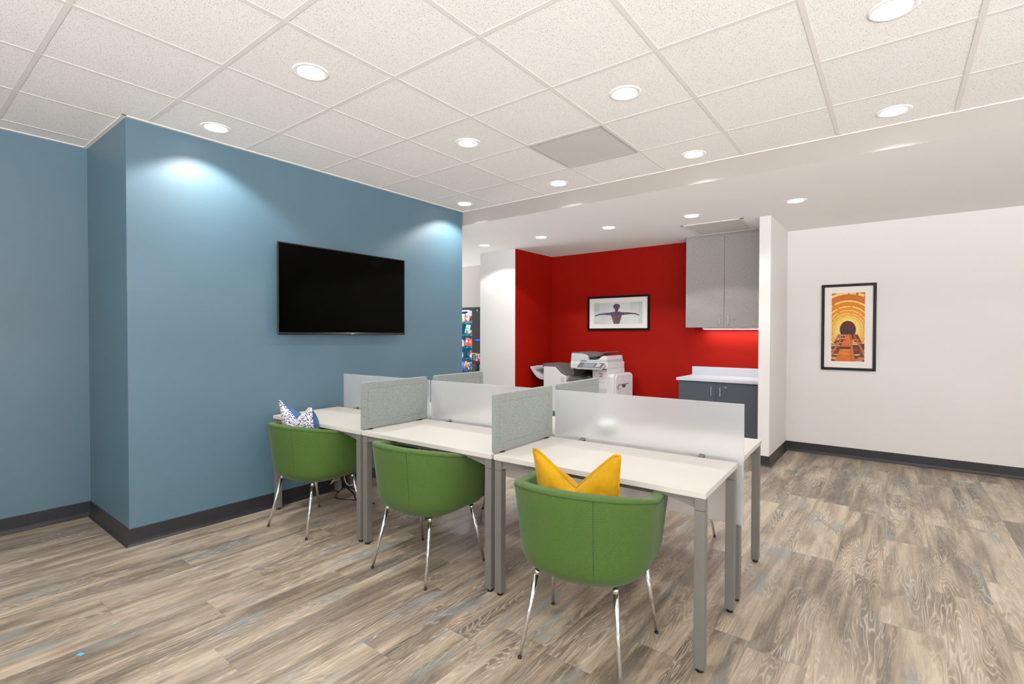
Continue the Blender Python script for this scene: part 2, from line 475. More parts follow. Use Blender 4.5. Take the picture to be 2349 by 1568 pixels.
cove([(-4.99, 5.69), (-4.325, 5.69), (-4.325, YBK), (-2.11, YBK)], 'baseboard_back')

# ------------------------------------------------------------------ ceiling fittings
def downlight(x, y, z, label, spot=True):
    t = thing('recessed_downlight', label, 'ceiling light', (x, y, z), 0, 'recessed round ceiling downlights')
    MB().lathe([(.066, -.001), (.068, -.003), (.084, -.0045), (.090, -.003), (.091, 0)]).build('trim_ring', M['trim_white'], t)
    MB().lathe([(0, -.0018), (.05, -.0018), (.067, -.0014), (.067, 0), (0, 0)]).build('diffuser', M['lens'], t)
    return t
LP = 26.
WLO, WHI = 14.5, .75
def lamp(x, y, z, power=LP, size=126, blend=.12, col=(1, .975, .94), name='downlight_beam'):
    l = bpy.data.lights.new(name, 'SPOT'); l.energy = power; l.spot_size = R(size); l.spot_blend = blend
    l.shadow_soft_size = .055; l.color = col
    o = link(name, l); o.location = (x, y, z-.02)
    return o
G = [GX0+(i+.5)*S for i in range(-2, 12)]
main = [
 (-3.627, 1.448, 'round lit downlight over the left part of the blue wall'),
 (-2.458, 1.448, 'large round lit downlight left of centre, nearest the camera'),
 (-2.458, 2.667, 'round lit downlight in the tile left of the grey ceiling grille'),
 (-3.627, 3.886, 'round lit downlight by the far end of the blue wall, next to the bulkhead'),
 (-2.458, 3.886, 'round lit downlight in front of the bulkhead, just beyond the grey grille'),
 (-1.239, 3.886, 'round lit downlight next to the bulkhead, right of the grey grille'),
 (-1.239, 2.667, 'large round lit downlight in the ceiling middle, nearer than the grey grille'),
 (-.020, 2.667, 'large round lit downlight cut off by the top edge at the right'),
 (-.020, 3.886, 'round lit downlight at the right next to the bulkhead, above the tunnel picture')]
for x, y, lb in main:
    downlight(x, y, HC, lb); lamp(x, y, HC, LP*(2.9 if x < -3.5 else 1.3 if y > 3.8 else .7 if x > -2 else .9), size=131 if y > 3.8 else 126, blend=.32 if x < -3.5 else .12)
soff = [
 (-4.50, 5.225, 'small round downlight in the lower ceiling in front of the white column'),
 (-3.56, 5.223, 'small round downlight in the lower ceiling in front of the red side wall'),
 (-2.62, 5.223, 'small round downlight in the lower ceiling above the figure picture'),
 (-1.68, 5.225, 'small round downlight in the lower ceiling beside the square access panel'),
 (-.736, 5.215, 'round downlight in the lower ceiling right of the white stub wall')]
for x, y, lb in soff:
    downlight(x, y, HS, lb); lamp(x, y, HS, LP*(1.5 if x < -1.7 else 1.2 if x < -1. else .38), 124)
# lamps added out of view along the same rows, powers set to lift the ceiling
for x, y in ((-1.239, 1.448), (-.02, 1.448), (1.2, 1.448), (1.2, 2.667), (1.2, 3.886), (2.42, 2.667), (2.42, 3.886), (-2.458, .228), (-1.239, .228), (1.2, .228), (-2.458, -.99), (-1.239, -.99), (.6, -.99)):
    lamp(x, y, HC, LP*(.13 if x > -.1 else 1.35))
for x, y in ((.2, 5.22), (1.15, 5.22), (2.1, 5.22)): lamp(x, y, HS, LP*.35)
lamp(-6.2, 5.2, HS, LP*.5)  # added lamp in the unseen passage, without a fitting

t = thing('ceiling_grille', 'square grey perforated return air grille set in the tiled ceiling', 'ceiling vent', (GX0+1.5*S, GY0+4.5*S, HC))
h = S/2-.012
MB().box(-h, h, -h, h, -.004, -.001).build('grille_face', M['grille'], t)
q = MB()
for a in (0, 1):
    q.box(-h, h, (-h if a == 0 else h-.012), (-h+.012 if a == 0 else h), -.006, -.002)
    q.box((-h if a == 0 else h-.012), (-h+.012 if a == 0 else h), -h, h, -.0062, -.002)
q.build('grille_frame', plain('grille_rim_metal', rgb(176, 172, 164), .5), t)
t = thing('access_panel', 'flat white framed access panel in the lower ceiling above the grey wall cabinet', 'access panel', (-1.607, 5.968, HS))
MB().box(-.29, .29, -.3, .3, -.005, 0).box(-.002, .002, -.3, .3, -.0058, -.004).build('panel_door', plain('panel_grey_white', rgb(196, 190, 183), .6), t)
q = MB()
q.box(-.33, .33, -.34, -.303, -.008, 0).box(-.33, .33, .303, .34, -.008, 0).box(-.33, -.293, -.34, .34, -.0082, 0).box(.293, .33, -.34, .34, -.0082, 0)
q.build('panel_frame', M['grid'], t)

# ------------------------------------------------------------------ desks
TH = R(1.9); DO = Vector((-.591, 2.049, 0))
EX = Vector((math.cos(TH), math.sin(TH), 0)); EY = Vector((-math.sin(TH), math.cos(TH), 0))
def D(u, v, z=0.): return DO+EX*u+EY*v+Vector((0, 0, z))
DW, DD, DZ = 1.070, .590, .737
def make_desk():
    t = thing('desk', 'x', 'desk')
    w, d = DW, DD
    MB().box(-w, 0, 0, d, DZ-.025, DZ, bev=.0015).build('tabletop', M['desk_white'], t)
    a = .042
    for sx in (0, 1):
        for sy in (0, 1):
            x0 = -a-.004 if sx == 0 else -w+.004; y0 = .004 if sy == 0 else d-a-.004
            x1, y1 = x0+a, y0+a; dx = -1 if sx == 0 else 1; dy = 1 if sy == 0 else -1
            l = MB().box(x0, x1, y0, y1, .016, .6585, bev=.002)
            lg = l.build('leg', M['silver'], t)
            c = MB().box(x0, x1, y0, y1, .660, DZ-.0255, bev=.002)
            xe = x0 if dx < 0 else x1; ye = y1 if dy > 0 else y0
            # tapering corner webs below the top, with a thin flange
            c.prism([(xe, .668), (xe, DZ-.026), (xe+dx*.17, DZ-.026), (xe+dx*.17, DZ-.031)], 1, y0+.012 if sy == 0 else y1-.018, y0+.018 if sy == 0 else y1-.012)
            c.box(min(xe, xe+dx*.17), max(xe, xe+dx*.17), y0, y1, DZ-.031, DZ-.0255)
            c.prism([(ye, .668), (ye, DZ-.026), (ye+dy*.12, DZ-.026), (ye+dy*.12, DZ-.031)], 0, x0+.016, x0+.022)
            c.build('leg_bracket', M['silver'], t)
            MB().tube(((x0+x1)/2, (y0+y1)/2, 0), ((x0+x1)/2, (y0+y1)/2, .017), .016, .0185, n=20).build('foot', M['black_plastic'], lg)
    f = MB().box(-w+.05, -.05, .05, .08, DZ-.055, DZ-.026).box(-w+.05, -.05, d-.08, d-.05, DZ-.055, DZ-.026)
    f.box(-.07, -.04, .05, d-.05, DZ-.056, DZ-.0265).box(-w+.04, -w+.07, .05, d-.05, DZ-.056, DZ-.0265)
    f.build('under_frame', M['silver'], t)
    return t
desk0 = make_desk()
desks = []
for r, (v0, rowname) in enumerate(((-.012, 'near'), (.660, 'far'))):
    for i in range(3):
        o = desk0 if not desks else copy_tree(desk0)
        o.location = D(-.001-i*1.0865, v0); o.rotation_euler = (0, 0, TH); desks.append(o)
DL = ['white desk at the right end of the front row, by the yellow cushion chair',
      'white desk in the middle of the front row, between the two grey felt dividers',
      'white desk at the left end of the front row, against the blue wall',
      'white desk at the right end of the back row, behind the largest frosted screen',
      'white desk in the middle of the back row, behind the middle frosted screen',
      'white desk at the left end of the back row, behind the left frosted screen']
for o, lb in zip(desks, DL): tag(o, lb, 'desk', 'white desks pushed together in two rows')

def rounded_rect(w, h, r, n=5):
    P = []
    for cx, cz, a0 in ((w-r, h-r, 0), (r, h-r, 90), (r, r, 180), (w-r, r, 270)):
        for k in range(n+1):
            a = R(a0+90*k/n); P.append((cx+r*math.cos(a), cz+r*math.sin(a)))
    return P
def make_divider():
    t = thing('desk_divider', 'x', 'desk divider')
    w, h, th = .588, .312, .024
    b = bmesh.new()
    # layered outlines: edge, border, stitch groove, field
    def ring(inset, y, r):
        return [b.verts.new((y, inset+p[0], inset+p[1])) for p in rounded_rect(w-2*inset, h-2*inset, r)]
    for s in (-1, 1):
        L = [ring(0, s*th*.32, .012), ring(.004, s*th*.5, .010), ring(.044, s*th*.5, .004), ring(.0455, s*th*.40, .004), ring(.047, s*th*.5, .004)]
        for a, c in zip(L, L[1:]):
            for k in range(len(a)): b.faces.new((a[k], a[(k+1) % len(a)], c[(k+1) % len(a)], c[k]))
        b.faces.new(L[-1])
        if s < 0: first = L[0]
        else:
            for k in range(len(first)): b.faces.new((first[k], first[(k+1) % len(first)], L[0][(k+1) % len(first)], L[0][k]))
    bmesh.ops.recalc_face_normals(b, faces=b.faces)
    q = MB(); q._merge(b); o = q.build('felt_panel', M['felt'], t); o.location = (0, 0, .004)
    for y in (.055, .50):
        MB().box(-.012, .012, y, y+.03, -.001, .006).box(-.02, .02, y+.004, y+.026, -.0012, .002).build('clamp', M['black_plastic'], t)
    return t
dv0 = make_divider()
DV = [(-1.084, .0, 'grey felt divider at the right of the front row, by the yellow cushion chair'),
      (-2.176, .0, 'grey felt divider at the left of the front row, standing nearest the blue wall'),
      (-1.094, .672, 'grey felt divider on the back row, its top showing in front of the copier'),
      (-2.183, .672, 'grey felt divider on the back row, its top showing below the vending machine')]
for i, (u, v, lb) in enumerate(DV):
    o = dv0 if i == 0 else copy_tree(dv0)
    o.location = D(u, v, DZ+.0012); o.rotation_euler = (0, 0, TH); tag(o, lb, 'desk divider', 'grey felt desk dividers')
SCR = [(-1.072, .020, 'frosted acrylic privacy screen at the right end, in front of the red wall'),
       (-2.155, -1.092, 'frosted acrylic privacy screen in the middle, between the two front felt dividers'),
       (-3.222, -2.168, 'frosted acrylic privacy screen at the left end, nearest the blue wall')]
def make_screen(u0, u1, lb):
    w = u1-u0
    t = thing('privacy_screen', lb, 'desk screen', D(u0, .614, 0), TH, 'frosted acrylic screens between the desk rows')
    MB().box(0, w, 0, .007, .415, 1.024, bev=.001, seg=1).build('acrylic_sheet', M['acrylic'], t)
    for x in (.2, w-.2):
        MB().box(x-.014, x+.014, -.036, -.0005, DZ, DZ+.007, bev=.001).box(x-.014, x+.014, -.006, -.0005, .70, DZ+.012, bev=.001).build('bracket', M['silver'], t)
    return t
for a in SCR: make_screen(*a)

# ------------------------------------------------------------------ chairs
def u_path(a, bk, ya, n=56):
    """U outline: left arm front -> round the back -> right arm front; (x,y,nx,ny,s)"""
    pts = []
    m = 8
    for i in range(m): pts.append((-a, ya*(1-i/m)))
    for i in range(n+1):
        t = PI+PI*i/n
        ct, st = math.cos(t), math.sin(t)
        e = .88
        pts.append((a*math.copysign(abs(ct)**e, ct), bk*math.copysign(abs(st)**e, st)))
    for i in range(1, m+1): pts.append((a, ya*i/m))
    out = []; s = 0
    for i, p in enumerate(pts):
        q0 = pts[max(i-1, 0)]; q1 = pts[min(i+1, len(pts)-1)]
        tx, ty = q1[0]-q0[0], q1[1]-q0[1]; l = math.hypot(tx, ty)
        if i: s += math.hypot(p[0]-pts[i-1][0], p[1]-pts[i-1][1])
        out.append((p[0], p[1], ty/l, -tx/l, s))
    return out
def rim(y):
    k = min(1, max(0, (y+.268)/.235)); k = k**1.15
    return .750*(1-k)+.7045*k
def make_chair():
    t = thing('tub_chair', 'x', 'chair')
    A, B, YA, TK = .302, .268, .19, .050
    path = u_path(A, B, YA)
    b = bmesh.new(); uvl = b.loops.layers.uv.new('UVMap')
    rings = []
    for (x, y, nx, ny, s) in path:
        top = rim(y)
        sec = []   # (offset outwards, z, v-coordinate)
        for q in range(7):                                 # bottom fillet
            a = R(90*q/6); sec.append((-.085+.085*math.sin(a)-.018, .345+.075*(1-math.cos(a))))
        for z in (.47, .53, .60, .67): sec.append((-.018+.036*(z-.42)/.30, z if z < top-.03 else top-.03))
        zr = top-.012
        for q in range(6):                                 # outer rim edge
            a = R(90*q/5); sec.append((.018-.012+.012*math.cos(a), zr+.012*math.sin(a)))
        for q in range(6):                                 # inner rim edge
            a = R(90*q/5); sec.append((.018-TK+.014-.014*math.sin(a), top-.014+.014*math.cos(a)))
        sec += [(-TK+.010, .62), (-TK+.004, .52), (-TK, .43), (-TK, .40)]
        ring = []; v = 0; pv = None
        for o, z in sec:
            if pv: v += math.hypot(o-pv[0], z-pv[1])
            pv = (o, z)
            kk = 1-.10*max(0, (.42-z)/.075) if z < .42 else 1.
            ring.append((b.verts.new((x*kk+nx*o, y*kk+ny*o, z)), s, v))
        rings.append(ring)
    for r0, r1 in zip(rings, rings[1:]):
        for k in range(len(r0)-1):
            q = (r0[k], r0[k+1], r1[k+1], r1[k])
            f = b.faces.new([a[0] for a in q]); f.smooth = True
            for lp, a in zip(f.loops, q): lp[uvl].uv = (a[1], a[2])
    for ring in (rings[0], rings[-1]):                     # arm fronts
        f = b.faces.new([a[0] for a in ring])
        for lp, a in zip(f.loops, ring): lp[uvl].uv = (a[0].co.x, a[0].co.z)
    bmesh.ops.recalc_face_normals(b, faces=b.faces)
    me = bpy.data.meshes.new('tub_shell'); b.to_mesh(me); b.free(); me.materials.append(M['green'])
    sh = link('tub_shell', me, t)
    # seam just under the rim and the stitched seam down the back
    sm = MB(); P = []
    for (x, y, nx, ny, s) in path[::3]:
        top = rim(y)
        P.append((x+nx*.0185, y+ny*.0185, top-.017))
    sm.path(P, .0016, n=6, sub=3)
    i = min(range(len(path)), key=lambda i: abs(path[i][0]-.11)+(0 if path[i][1] < 0 else 9))
    x, y, nx, ny, s = path[i]
    sm.path([(x+nx*(-.018+.036*(z-.42)/.30+.0002), y+ny*(-.018+.036*(z-.42)/.30+.0002), z) for z in (.43, .53, .63, .70, .735)], .0010, n=6, sub=3)
    sm.build('seam', M['green_seam'], sh)
    # seat base (bowl) and cushion: D outlines
    def dshape(a, bk, ya, n=28):
        P = [(a, ya)]
        for i in range(n+1):
            tt = -PI*i/n; P.append((a*math.cos(tt), bk*math.sin(tt)))
        P.append((-a, ya)); return P
    b = bmesh.new(); uvl = b.loops.layers.uv.new('UVMap'); L = []
    for k_, z in ((.0, .346), (.70, .346), (.84, .350), (.94, .366), (1., .40), (1., .42)):
        L.append([b.verts.new((p[0]*k_ if k_ else p[0]*.01, p[1]*k_ if k_ else p[1]*.01, z)) for p in dshape(.245, .212, .225)])
    for a_, c_ in zip(L, L[1:]):
        for k in range(len(a_)):
            f = b.faces.new((a_[k], a_[(k+1) % len(a_)], c_[(k+1) % len(a_)], c_[k])); f.smooth = True
    b.faces.new(L[-1])
    bmesh.ops.recalc_face_normals(b, faces=b.faces)
    for f in b.faces:
        for lp in f.loops: lp[uvl].uv = (lp.vert.co.x+lp.vert.co.z, lp.vert.co.y)
    q = MB(); q.bm.free(); q.bm = b; q.build('seat_base', M['green'], t)
    b = bmesh.new(); uvl = b.loops.layers.uv.new('UVMap'); L = []
    for k_, z in ((1., .422), (1.0, .455), (.985, .468), (.93, .476), (.6, .482), (.01, .484)):
        L.append([b.verts.new((p[0]*k_, p[1]*k_, z)) for p in dshape(.244, .212, .245)])
    b.faces.new(L[0])
    for a_, c_ in zip(L, L[1:]):
        for k in range(len(a_)):
            f = b.faces.new((a_[k], a_[(k+1) % len(a_)], c_[(k+1) % len(a_)], c_[k])); f.smooth = True
    bmesh.ops.recalc_face_normals(b, faces=b.faces)
    for f in b.faces:
        for lp in f.loops: lp[uvl].uv = (lp.vert.co.x+lp.vert.co.z, lp.vert.co.y)
    q = MB(); q.bm.free(); q.bm = b; q.build('seat_cushion', M['green'], t)
    for sx in (-1, 1):
        for top_, ft in (((.172, -.145), (.217, -.2275)), ((.222, .150), (.258, .2275))):
            p1 = Vector((sx*top_[0], top_[1], .352)); p0 = Vector((sx*ft[0], ft[1], .0)); d = (p1-p0)
            lg = MB().tube(p0+d*.022, p1, .0085, .0115, n=20).tube(p1-d*.045, p1+Vector((0, 0, .003)), (.0125), .0125, n=20).build('leg', M['chrome'], t)
            MB().tube(p0, p0+d*.026, .0090, .0093, n=16).build('foot_cap', M['black_plastic'], lg)
    return t
ch0 = make_chair()
CH = [(-1.07, 1.935, 9.7, 'green upholstered tub chair holding the yellow cushion, nearest the camera'),
      (-2.206, 2.032, 2.6, 'empty green upholstered tub chair at the middle desk of the front row'),
      (-3.326, 1.98, 5.4, 'green upholstered tub chair holding the blue patterned cushion, by the blue wall'),
      (-1.165, 3.265, 182, 'green tub chair behind the right frosted screen, one chrome leg showing'),
      (-2.29, 3.165, 180, 'green tub chair behind the middle desks, its rim showing between two frosted screens')]
for i, (x, y, rz, lb) in enumerate(CH):
    o = ch0 if i == 0 else copy_tree(ch0)
    o.location = (x, y, 0); o.rotation_euler = (0, 0, R(rz)); tag(o, lb, 'chair', 'green tub chairs at the desks')

# ------------------------------------------------------------------ cushions
def cushion(name, label, loc, rz, tilt, w, h, tf, tb, valley, mf, mbk, zl=1., zr=1., lean=0.):
    t = thing(name, label, 'cushion', loc, rz); t.rotation_euler = (tilt, lean, rz)
    n = 30
    def pt(u, v, s):
        pin = 1-.07*math.sin(PI*v)                       # side seams drawn in
        chop = valley*max(0, 1-abs(u+.02)/.92)**1.05*v**2.4
        ear = (zl if u < 0 else zr)
        x = u*w/2*pin*(1+.03*v*abs(u)); z = v*h*(1+(ear-1)*abs(u)*v)-chop+.012*math.sin(PI*v)*0
        prof = (max(0, 1-abs(u)**2.4)*max(0, 1-abs(2*v-1)**2.4))**.55
        fold = 1-.35*math.exp(-(u/.16)**2)*v*v
        wr = .006*math.sin(9*u+5*v)*math.sin(PI*v)*(1-abs(u))+.004*math.sin(23*v-7*u)*(1-abs(u))*math.sin(PI*v)
        y = s*((tf if s < 0 else tb)*prof*fold+wr*.8)
        return Vector((x, y, z))
    for s, nm, m in ((-1, 'front_cover', mf), (1, 'back_cover', mbk)):
        b = bmesh.new(); V = [[b.verts.new(pt(2*i/n-1, j/n, s)) for i in range(n+1)] for j in range(n+1)]
        for j in range(n):
            for i in range(n):
                f = b.faces.new((V[j][i], V[j][i+1], V[j+1][i+1], V[j+1][i])); f.smooth = True
        if s > 0: bmesh.ops.reverse_faces(b, faces=b.faces)
        q = MB(); q._merge(b); q.build(nm, m, t)
    # flat stitched flange round the edge
    E = [pt(2*i/n-1, 0, 1) for i in range(n)]+[pt(1, j/n, 1) for j in range(n)]+[pt(1-2*i/n, 1, 1) for i in range(n)]+[pt(-1, 1-j/n, 1) for j in range(n)]
    c = sum(E, Vector())/len(E); b = bmesh.new(); rr = []
    for i, p in enumerate(E):
        a, d = E[i-1], E[(i+1) % len(E)]; tt = (d-a).normalized(); nn = Vector((tt.z, 0, -tt.x))
        rr.append([b.verts.new((p.x-nn.x*.004, -.0035, p.z-nn.z*.004)), b.verts.new((p.x+nn.x*.007, -.0022, p.z+nn.z*.007)), b.verts.new((p.x+nn.x*.007, .0022, p.z+nn.z*.007)), b.verts.new((p.x-nn.x*.004, .0035, p.z-nn.z*.004))])
    for i in range(len(rr)):
        a, d = rr[i], rr[(i+1) % len(rr)]
        for k in range(4):
            f = b.faces.new((a[k], a[(k+1) % 4], d[(k+1) % 4], d[k])); f.smooth = True
    bmesh.ops.recalc_face_normals(b, faces=b.faces)
    q = MB(); q._merge(b); q.build('flange', mf, t)
    return t
def chair_pt(i, x, y, z):
    cx, cy, rz, _ = CH[i]; a = R(rz)
    return (cx+x*math.cos(a)-y*math.sin(a), cy+x*math.sin(a)+y*math.cos(a), z)
cushion('throw_cushion', 'mustard yellow linen cushion with a chopped top, standing in the nearest green chair', chair_pt(0, -.022, -.035, .487), R(9.7), R(9), .378, .392, .060, .072, .172, M['yellow'], M['yellow'], zl=.962, zr=1.0)
cushion('throw_cushion', 'blue and white patterned cushion with plain blue back, in the chair by the blue wall', chair_pt(2, -.058, -.060, .487), R(2), R(9), .392, .392, .050, .125, .125, M['floral'], M['navy'], zl=1.01, zr=.955)

# ------------------------------------------------------------------ television
t = thing('television', 'flat black wall mounted television on the blue wall', 'television', (XB, 2.588, 1.362))
w, h = .632, .728                                            # half width, height ; faces +x
MB().box(.050, .082, -w+.01, w-.01, .01, h-.006, bev=.006).box(.028, .06, -.42, .42, .10, .56, bev=.01).build('housing', M['tv_frame'], t)
MB().box(.0845, .0850, -w+.012, w-.012, .022, h-.012).build('screen', M['screen'], t)
q = MB().box(.078, .088, -w, w, .0, .019, bev=.003).box(.078, .088, -w, w, h-.010, h, bev=.002).box(.078, .0878, -w, -w+.011, 0, h, bev=.002).box(.078, .0878, w-.011, w, 0, h, bev=.002)
q.build('bezel', M['tv_frame'], t)
MB().box(0, .008, -.22, .22, .18, .50).box(.006, .03, -.2, -.16, .12, .56).box(.006, .03, .16, .2, .12, .56).build('wall_mount', M['black_plastic'], t)
text('logo', 'VIZIO', .0125, (.0885, .04, .009), (R(90), 0, R(90)), M['chrome'], t)

# ------------------------------------------------------------------ wall cabinet, base cabinet, worktop
t = thing('wall_cabinet', 'tall grey two door wall cabinet hung on the red wall', 'cabinet', (-2.102, 6.345, 1.462))
W_ = XWL-.001+2.102; H_ = 1.112
MB().box(0, W_, .0, YBK-6.345-.001, 0, H_).box(0, W_, .006, YBK-6.345-.001, H_, HS-1.462-.001).build('carcass', M['cab'], t)
cz = (W_)*.475
for k, (x0, x1) in enumerate(((.002, cz-.0025), (cz+.0025, W_-.002))):
    d = MB().box(x0, x1, -.019, -.001, .002, H_-.004, bev=.001).build('door', M['cab'], t)
    hx = x1-.045 if k == 0 else x0+.052
    MB().path([(hx, -.019, .03), (hx, -.045, .034), (hx, -.048, .045), (hx, -.048, .130), (hx, -.045, .141), (hx, -.019, .145)], .0042, n=10).build('handle', M['brushed'], d)
    if k == 1: MB().tube((x0+.108, -.019, .100), (x0+.108, -.026, .100), .012, n=24).tube((x0+.108, -.026, .100), (x0+.108, -.0268, .100), .006, n=16).build('lock', M['brushed'], d)
st = MB().box(.152, .952, .175, .235, -.022, .0, bev=.003).build('strip_light', M['trim_white'], t)
MB().box(.167, .937, .185, .225, -.0235, -.0215).build('diffuser', M['led_strip'], st)
l = bpy.data.lights.new('strip_glow', 'AREA'); l.shape = 'RECTANGLE'; l.size = .77; l.size_y = .04; l.energy = 3.6; l.color = (1, .95, .88)
o = link('strip_glow', l); o.location = (-1.55, 6.55, 1.435)

t = thing('base_cabinet', 'dark slate two door base cabinet below the white worktop', 'cabinet', (-2.095, 6.085, 0))
W2 = XWL-.001+2.095; z0, z1 = .10, .818
MB().box(0, W2, 0, YBK-6.085-.001, z0, z1).box(.0, W2, .06, .5, 0, z0).build('carcass', M['slate'], t)
cz = .437
for k, (x0, x1) in enumerate(((.002, cz-.002), (cz+.002, W2-.002))):
    d = MB().box(x0, x1, -.019, -.001, z0+.002, z1-.012, bev=.001).build('door', M['slate'], t)
    hx = x1-.045 if k == 0 else x0+.052
    MB().path([(hx, -.019, .652), (hx, -.045, .656), (hx, -.048, .667), (hx, -.048, .745), (hx, -.045, .756), (hx, -.019, .760)], .0042, n=10).build('handle', M['brushed'], d)
    if k == 1: MB().tube((x0+.108, -.019, .762), (x0+.108, -.026, .762), .013, n=24).tube((x0+.108, -.026, .762), (x0+.108, -.0268, .762), .006, n=16).build('lock', M['brushed'], d)
t = thing('worktop', 'white laminate worktop with upstand on the slate base cabinet', 'worktop', (-2.12, 6.052, .8185))
W3 = XWL-.001+2.12
MB().box(0, W3, 0, YBK-6.052-.001, 0, .031, bev=.002).build('top', M['counter'], t)
MB().box(0.005, W3, YBK-6.052-.02, YBK-6.052-.001, .0315, .138, bev=.002).build('upstand', M['counter'], t)

# ------------------------------------------------------------------ framed pictures
def seg_d(px, pz, ax, az, bx, bz):
    dx, dz = bx-ax, bz-az; t_ = max(0, min(1, ((px-ax)*dx+(pz-az)*dz)/(dx*dx+dz*dz)))
    return math.hypot(px-ax-t_*dx, pz-az-t_*dz), t_
def hsh(a, b): return (math.sin(a*127.1+b*311.7)*43758.5453) % 1.
def vn(x, y):
    xi, yi = math.floor(x), math.floor(y); fx, fy = x-xi, y-yi; fx = fx*fx*(3-2*fx); fy = fy*fy*(3-2*fy)
    return (hsh(xi, yi)*(1-fx)+hsh(xi+1, yi)*fx)*(1-fy)+(hsh(xi, yi+1)*(1-fx)+hsh(xi+1, yi+1)*fx)*fy
def mixc(a, b, t_): t_ = max(0, min(1, t_)); return tuple(a[i]*(1-t_)+b[i]*t_ for i in range(3))
def paint_figure(u, v):
    """plain generic silhouette of a bust with both arms spread, on grey"""
    x = (u-.48)*2.25; z = v                        # picture is 2.25 times as wide as high
    c = mixc((186, 190, 190), (206, 208, 208), vn(u*5, v*3))
    if .55 < u < .76 and v > .55: c = mixc(c, (216, 220, 220), .5)
    if u > .92: c = mixc(c, (176, 188, 188), .6)
    if u < .12 and v > .6: c = mixc(c, (165, 180, 176), .5)
    body = 9
    for s in (-1, 1):
        for (a, b_, r0, r1) in (((0, .50), (s*.30, .47), .085, .070), ((s*.30, .47), (s*.58, .475), .062, .045), ((s*.58, .475), (s*.82, .46-.005*s), .042, .030), ((s*.82, .46), (s*1.0, .395), .034, .028)):
            d, t_ = seg_d(x, z, a[0], a[1], b_[0], b_[1]); body = min(body, d-(r0*(1-t_)+r1*t_))
    if z < .52:
        hw = .13+.13*max(0, min(1, (z)/.42))
        body = min(body, abs(x)-hw)
    d, t_ = seg_d(x, z, 0, .5, 0, .62); body = min(body, d-.065)
    hd = math.hypot(x/.105, (z-.76)/.165)-1; body = min(body, hd*.1)
    for k in range(12):
        a = -.3+k*(PI+.6)/11; rr = .115+.02*hsh(k, 3)
        body = min(body, math.hypot(x-rr*math.cos(a), z-.80-rr*1.1*math.sin(a)*.8)-.035)
    if body < 0:
        m = vn(u*70, v*34); c = mixc((58, 40, 58), (112, 84, 92), m)
        c = mixc(c, (88, 80, 128), .55*vn(u*22+9, v*9)) if z > .35 or abs(x) > .3 else mixc(c, (110, 80, 66), .6)
        if vn(u*90+3, v*44) > .82: c = mixc(c, (175, 165, 175), .5)
    return c
def paint_tunnel(u, v):
    """brick lined tunnel with lit rings, dark mouth and rails on the floor"""
    x = u-.50; z = (v-.455)*2.1
    r = math.hypot(x, z)
    if v > .395 or (abs(x) > .30+(.395-v)*1.0 and v > .26):
        c = mixc((244, 226, 120), (236, 150, 20), (r-.25)/.35)
        c = mixc(c, (196, 100, 14), (r-.62)/.55)
        k = 5.2/(r+.12); f = k % 1.; seg = vn(math.atan2(z, x)*9+int(k)*7, int(k))
        if r > .3 and f < .20+.05*r and seg > .22: c = mixc(c, (255, 236, 150), .85)
        elif f > .80: c = mixc(c, (160, 78, 12), .35)
        c = mixc(c, (250, 240, 170), .35*max(0, 1-abs(r-.33)/.12))
        if math.hypot(x/.245, (z-.02)/.27) < 1: c = mixc((58, 14, 8), (82, 26, 12), (z+.2)/.4)
        if math.hypot(x/.245, (z-.02)/.27) < 1 and z < -.02: c = (40, 28, 26)
        c = mixc(c, (150, 70, 20), .25*vn(u*60, v*120))
        return c
    d = (.40-v)/.40                                           # 0 at the mouth, 1 at the lower edge
    c = mixc((120, 48, 18), (84, 34, 18), vn(u*8, v*30))
    if vn(u*5+int(v*46)*3.3, int(v*46)) > .62 and abs((v*46) % 1-.5) < .3: c = mixc((238, 206, 150), (200, 110, 60), vn(u*9, v*40))
    plx, prx = -.05-.33*d, .06+.06*d
    if plx < x < prx:
        c = mixc((226, 132, 26), (200, 96, 14), vn(u*10, int(v*34)))
        if (v*34) % 1 < .12: c = (110, 50, 14)
        if .18 < v < .215: c = (90, 30, 12)
    for a, b_ in ((-.10, -.62), (.09, .17), (.17, .62), (-.2, -.95)):
        w_ = .012+.05*d; c0 = a+(b_-a)*d
        if abs(x-c0) < w_: c = mixc((206, 118, 34), (150, 70, 22), abs(x-c0)/w_)
    return c
def framed(name, label, x0, x1, z0_, z1_, ywall, fw, px0, px1, pz0, pz1, paint, nx, nz):
    t = thing(name, label, 'picture', ((x0+x1)/2, ywall, z0_)); hw = (x1-x0)/2; H = z1_-z0_; cx = (x0+x1)/2
    q = MB().box(-hw, hw, -.026, -.001, 0, fw, bev=.002).box(-hw, hw, -.026, -.001, H-fw, H, bev=.002)
    q.box(-hw, -hw+fw, -.0258, -.001, fw-.002, H-fw+.002, bev=.001).box(hw-fw, hw, -.0258, -.001, fw-.002, H-fw+.002, bev=.001)
    q.build('frame', M['frame_black'], t)
    MB().box(-hw+fw-.002, hw-fw+.002, -.012, -.008, fw-.002, H-fw+.002).build('mat_board', M['mat_board'], t)
    def P(u, v): return Vector((px0-cx+(px1-px0)*u, -.0135, pz0-z0_+(pz1-pz0)*v))
    painted_grid('print', nx, nz, P, paint, M['print'], t)
    return t
framed('framed_picture', 'black framed picture of a figure with outstretched arms, on the red wall', -3.674, -2.703, 1.434, 1.934, YBK, .030, -3.570, -2.808, 1.527, 1.838, paint_figure, 300, 128)
framed('framed_picture', 'black framed portrait picture of an orange lit railway tunnel, on the white wall', -.671, -.163, .977, 1.940, YR, .030, -.574, -.266, 1.078, 1.840, paint_tunnel, 150, 360)

